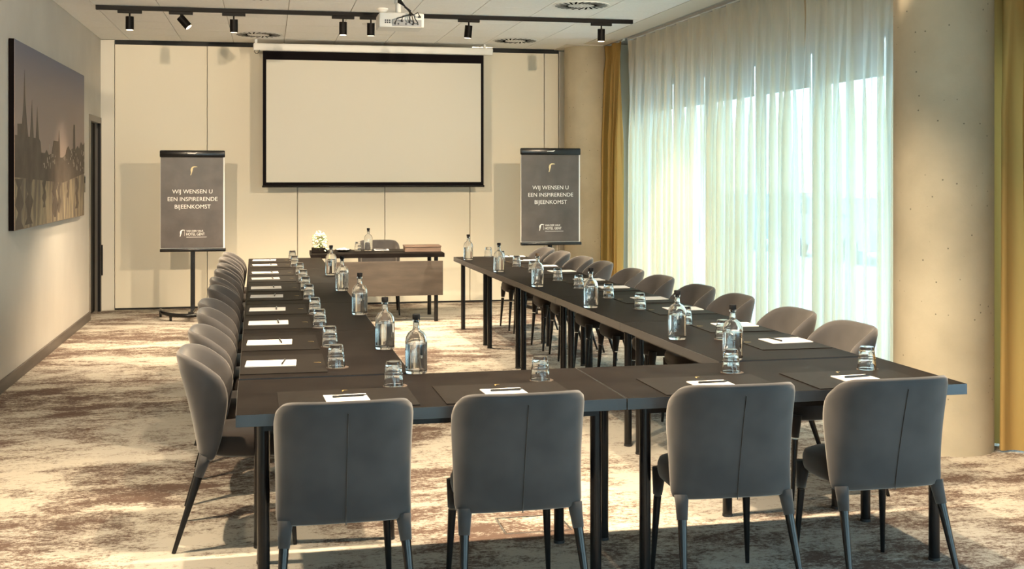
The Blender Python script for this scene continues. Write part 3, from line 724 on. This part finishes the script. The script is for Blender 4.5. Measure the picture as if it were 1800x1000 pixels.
for i, (x, y) in enumerate([(2.341,5.80),(2.37,6.44),(2.345,7.21),(2.34,7.90),(2.315,8.61),(2.312,9.26),(2.290,10.08),(2.283,10.73),(2.275,11.43),(2.262,12.05)]): tumbler(x, y, ORD[i]+' on the window side')
tumbler(1.00, 13.27, 'on the speaker desk')
# bottles
def make_bottle():
    t = link('water_bottle', MB().lathe([(0,.014),(.038,.012),(.0435,.020),(.0440,.135),(.0405,.155),(.030,.172),(.0150,.184),(.0105,.192),(.0100,.232),(.0135,.234),(.0165,.232),(.0165,.224),(.0140,.221),(.0140,.197),(.0175,.188),(.034,.177),(.0450,.158),(.0480,.137),(.0480,.008),(.045,.001),(0,.002)], 32).mesh('water_bottle', 'glass', 60))
    w_ = MB().lathe([(0,.0135),(.0384,.0115),(.0440,.0200),(.0445,.128),(0,.128)], 32).build('water', 'water', t, 60)
    MB().lathe([(0,.222),(.0095,.222),(.0100,.234),(.0165,.2345),(.0170,.252),(.0155,.256),(0,.256)], 24).build('stopper', 'cork', t, 40)
    return t
b0 = make_bottle()
bl = [(.637,5.10,'nearest in the left row'),(.572,5.83,'second nearest in the left row'),(.560,7.29,'third nearest in the left row'),(.545,8.80,'fourth nearest in the left row'),(.535,10.15,'farthest in the left row'),
      (2.134,5.165,'nearest on the window side'),(2.111,5.86,'second nearest on the window side'),(2.06,7.36,'third nearest on the window side'),(2.04,8.81,'fourth nearest on the window side'),(2.010,10.20,'fifth nearest on the window side'),(1.985,11.67,'farthest on the window side'),
      (1.115,13.27,'on the speaker desk')]
for i, (x, y, wh) in enumerate(bl):
    o = b0 if i == 0 else copy_tree(b0)
    tag(o, 'clear glass water bottle with %s stopper, %s' % ('brown' if i in (8,) else 'black', wh), 'bottle', 'clear glass water bottles')
    o.location = (x, y, ZT+.0005); o.rotation_euler = (0, 0, i)
    if i == 8:
        for ch in o.children:
            if ch.name.startswith('stopper'):
                ch.data = ch.data.copy(); ch.data.materials[0] = M['cork2']

# ------------------------------------------------------------------ speaker desk objects
bx_ = thing('wooden_box', 'flat brown wooden box with a lid on the right of the speaker desk', 'box', (1.70, 13.10, ZT), R(-2))
MB().box(-.20, .20, -.13, .13, 0, .052, .003).build('body', 'wood_box', bx_)
MB().box(-.205, .205, -.135, .135, .052, .068, .003).build('lid', 'wood_box', bx_)
fv = thing('flower_arrangement', 'cream white flowers in a dark square pot on the speaker desk', 'flowers', (.565, 13.10, ZT))
MB().box(-.085, .085, -.07, .07, 0, .055, .006).build('pot', 'table', fv)
rnd = random.Random(12)
lf = MB(); 
for k in range(60):
    a = rnd.uniform(0, 2*PI); rr = rnd.uniform(.02, .10); z = rnd.uniform(.03, .2)
    q = Matrix.Translation((rr*math.cos(a), rr*math.sin(a)*.8, z)) @ Matrix.Rotation(a, 4, 'Z') @ Matrix.Rotation(rnd.uniform(-1,.6), 4, 'Y')
    vs = [lf.bm.verts.new(q @ Vector(p)) for p in ((-.02,0,0),(0,.008,.002),(.024,0,0),(0,-.008,.002))]; lf.bm.faces.new(vs)
lf.build('foliage', 'leaf', fv)['kind'] = 'stuff'
for k in range(8): 
    a = 2*PI*k/8; MB().tube([(0,0,.05),(.02*math.cos(a),.02*math.sin(a),.11),(.06*math.cos(a),.05*math.sin(a),.18)], .002, 5).build('stem', 'leaf', fv)
fl = MB()
for k in range(210):
    u = rnd.uniform(-1, 1); a = rnd.uniform(0, 2*PI); s_ = math.sqrt(1-u*u); rr = rnd.uniform(.75, 1.05)
    p = (rr*.075*s_*math.cos(a), rr*.065*s_*math.sin(a), .13+.105*u*rr)
    bmesh.ops.create_icosphere(fl.bm, subdivisions=1, radius=rnd.uniform(.007,.013), matrix=Matrix.Translation(p))
for k in range(40):   # a drooping spray in front
    t_ = rnd.random(); p = (.03+.05*t_+rnd.uniform(-.02,.02), -.085+rnd.uniform(-.01,.01), .10-.13*t_*rnd.uniform(.5,1)+.03)
    bmesh.ops.create_icosphere(fl.bm, subdivisions=1, radius=.008, matrix=Matrix.Translation(p))
fl.build('blossoms', 'petal', fv, True)['kind'] = 'stuff'
f2 = thing('flower_dish', 'small pale flowers in a flat dish beside the bouquet', 'flowers', (.83, 13.22, ZT))
MB().lathe([(0,0),(.05,0),(.095,.02),(.09,.022),(.045,.006),(0,.006)], 24).build('dish', 'table', f2, 40)
fm = MB()
for k in range(26):
    a = rnd.uniform(0, 2*PI); rr = rnd.uniform(0, .07)
    bmesh.ops.create_icosphere(fm.bm, subdivisions=1, radius=rnd.uniform(.01,.017), matrix=Matrix.Translation((rr*math.cos(a), rr*math.sin(a), .028-rr*.1)))
fm.build('blossoms', 'petal_white', f2, True)['kind'] = 'stuff'

# ------------------------------------------------------------------ floor box
fb = thing('floor_box', 'carpet-covered square floor outlet hatch under the front table', 'floor box', (1.20, 5.28, 0), R(0))
MB().box(-.155,.155,-.125,-.118,0,.004).box(-.155,.155,.118,.125,0,.004).box(-.155,-.148,-.118,.118,0,.004).box(.148,.155,-.118,.118,0,.004).build('rim', 'chrome', fb)
MB().box(1.2-.143,1.2+.143,5.28-.113,5.28+.113,0,.003).build('lid', 'carpet', fb, False, (-1.2,-5.28,0))
MB().box(.115,.14,-.015,.015,.003,.0045).build('cable_flap', 'seal', fb)
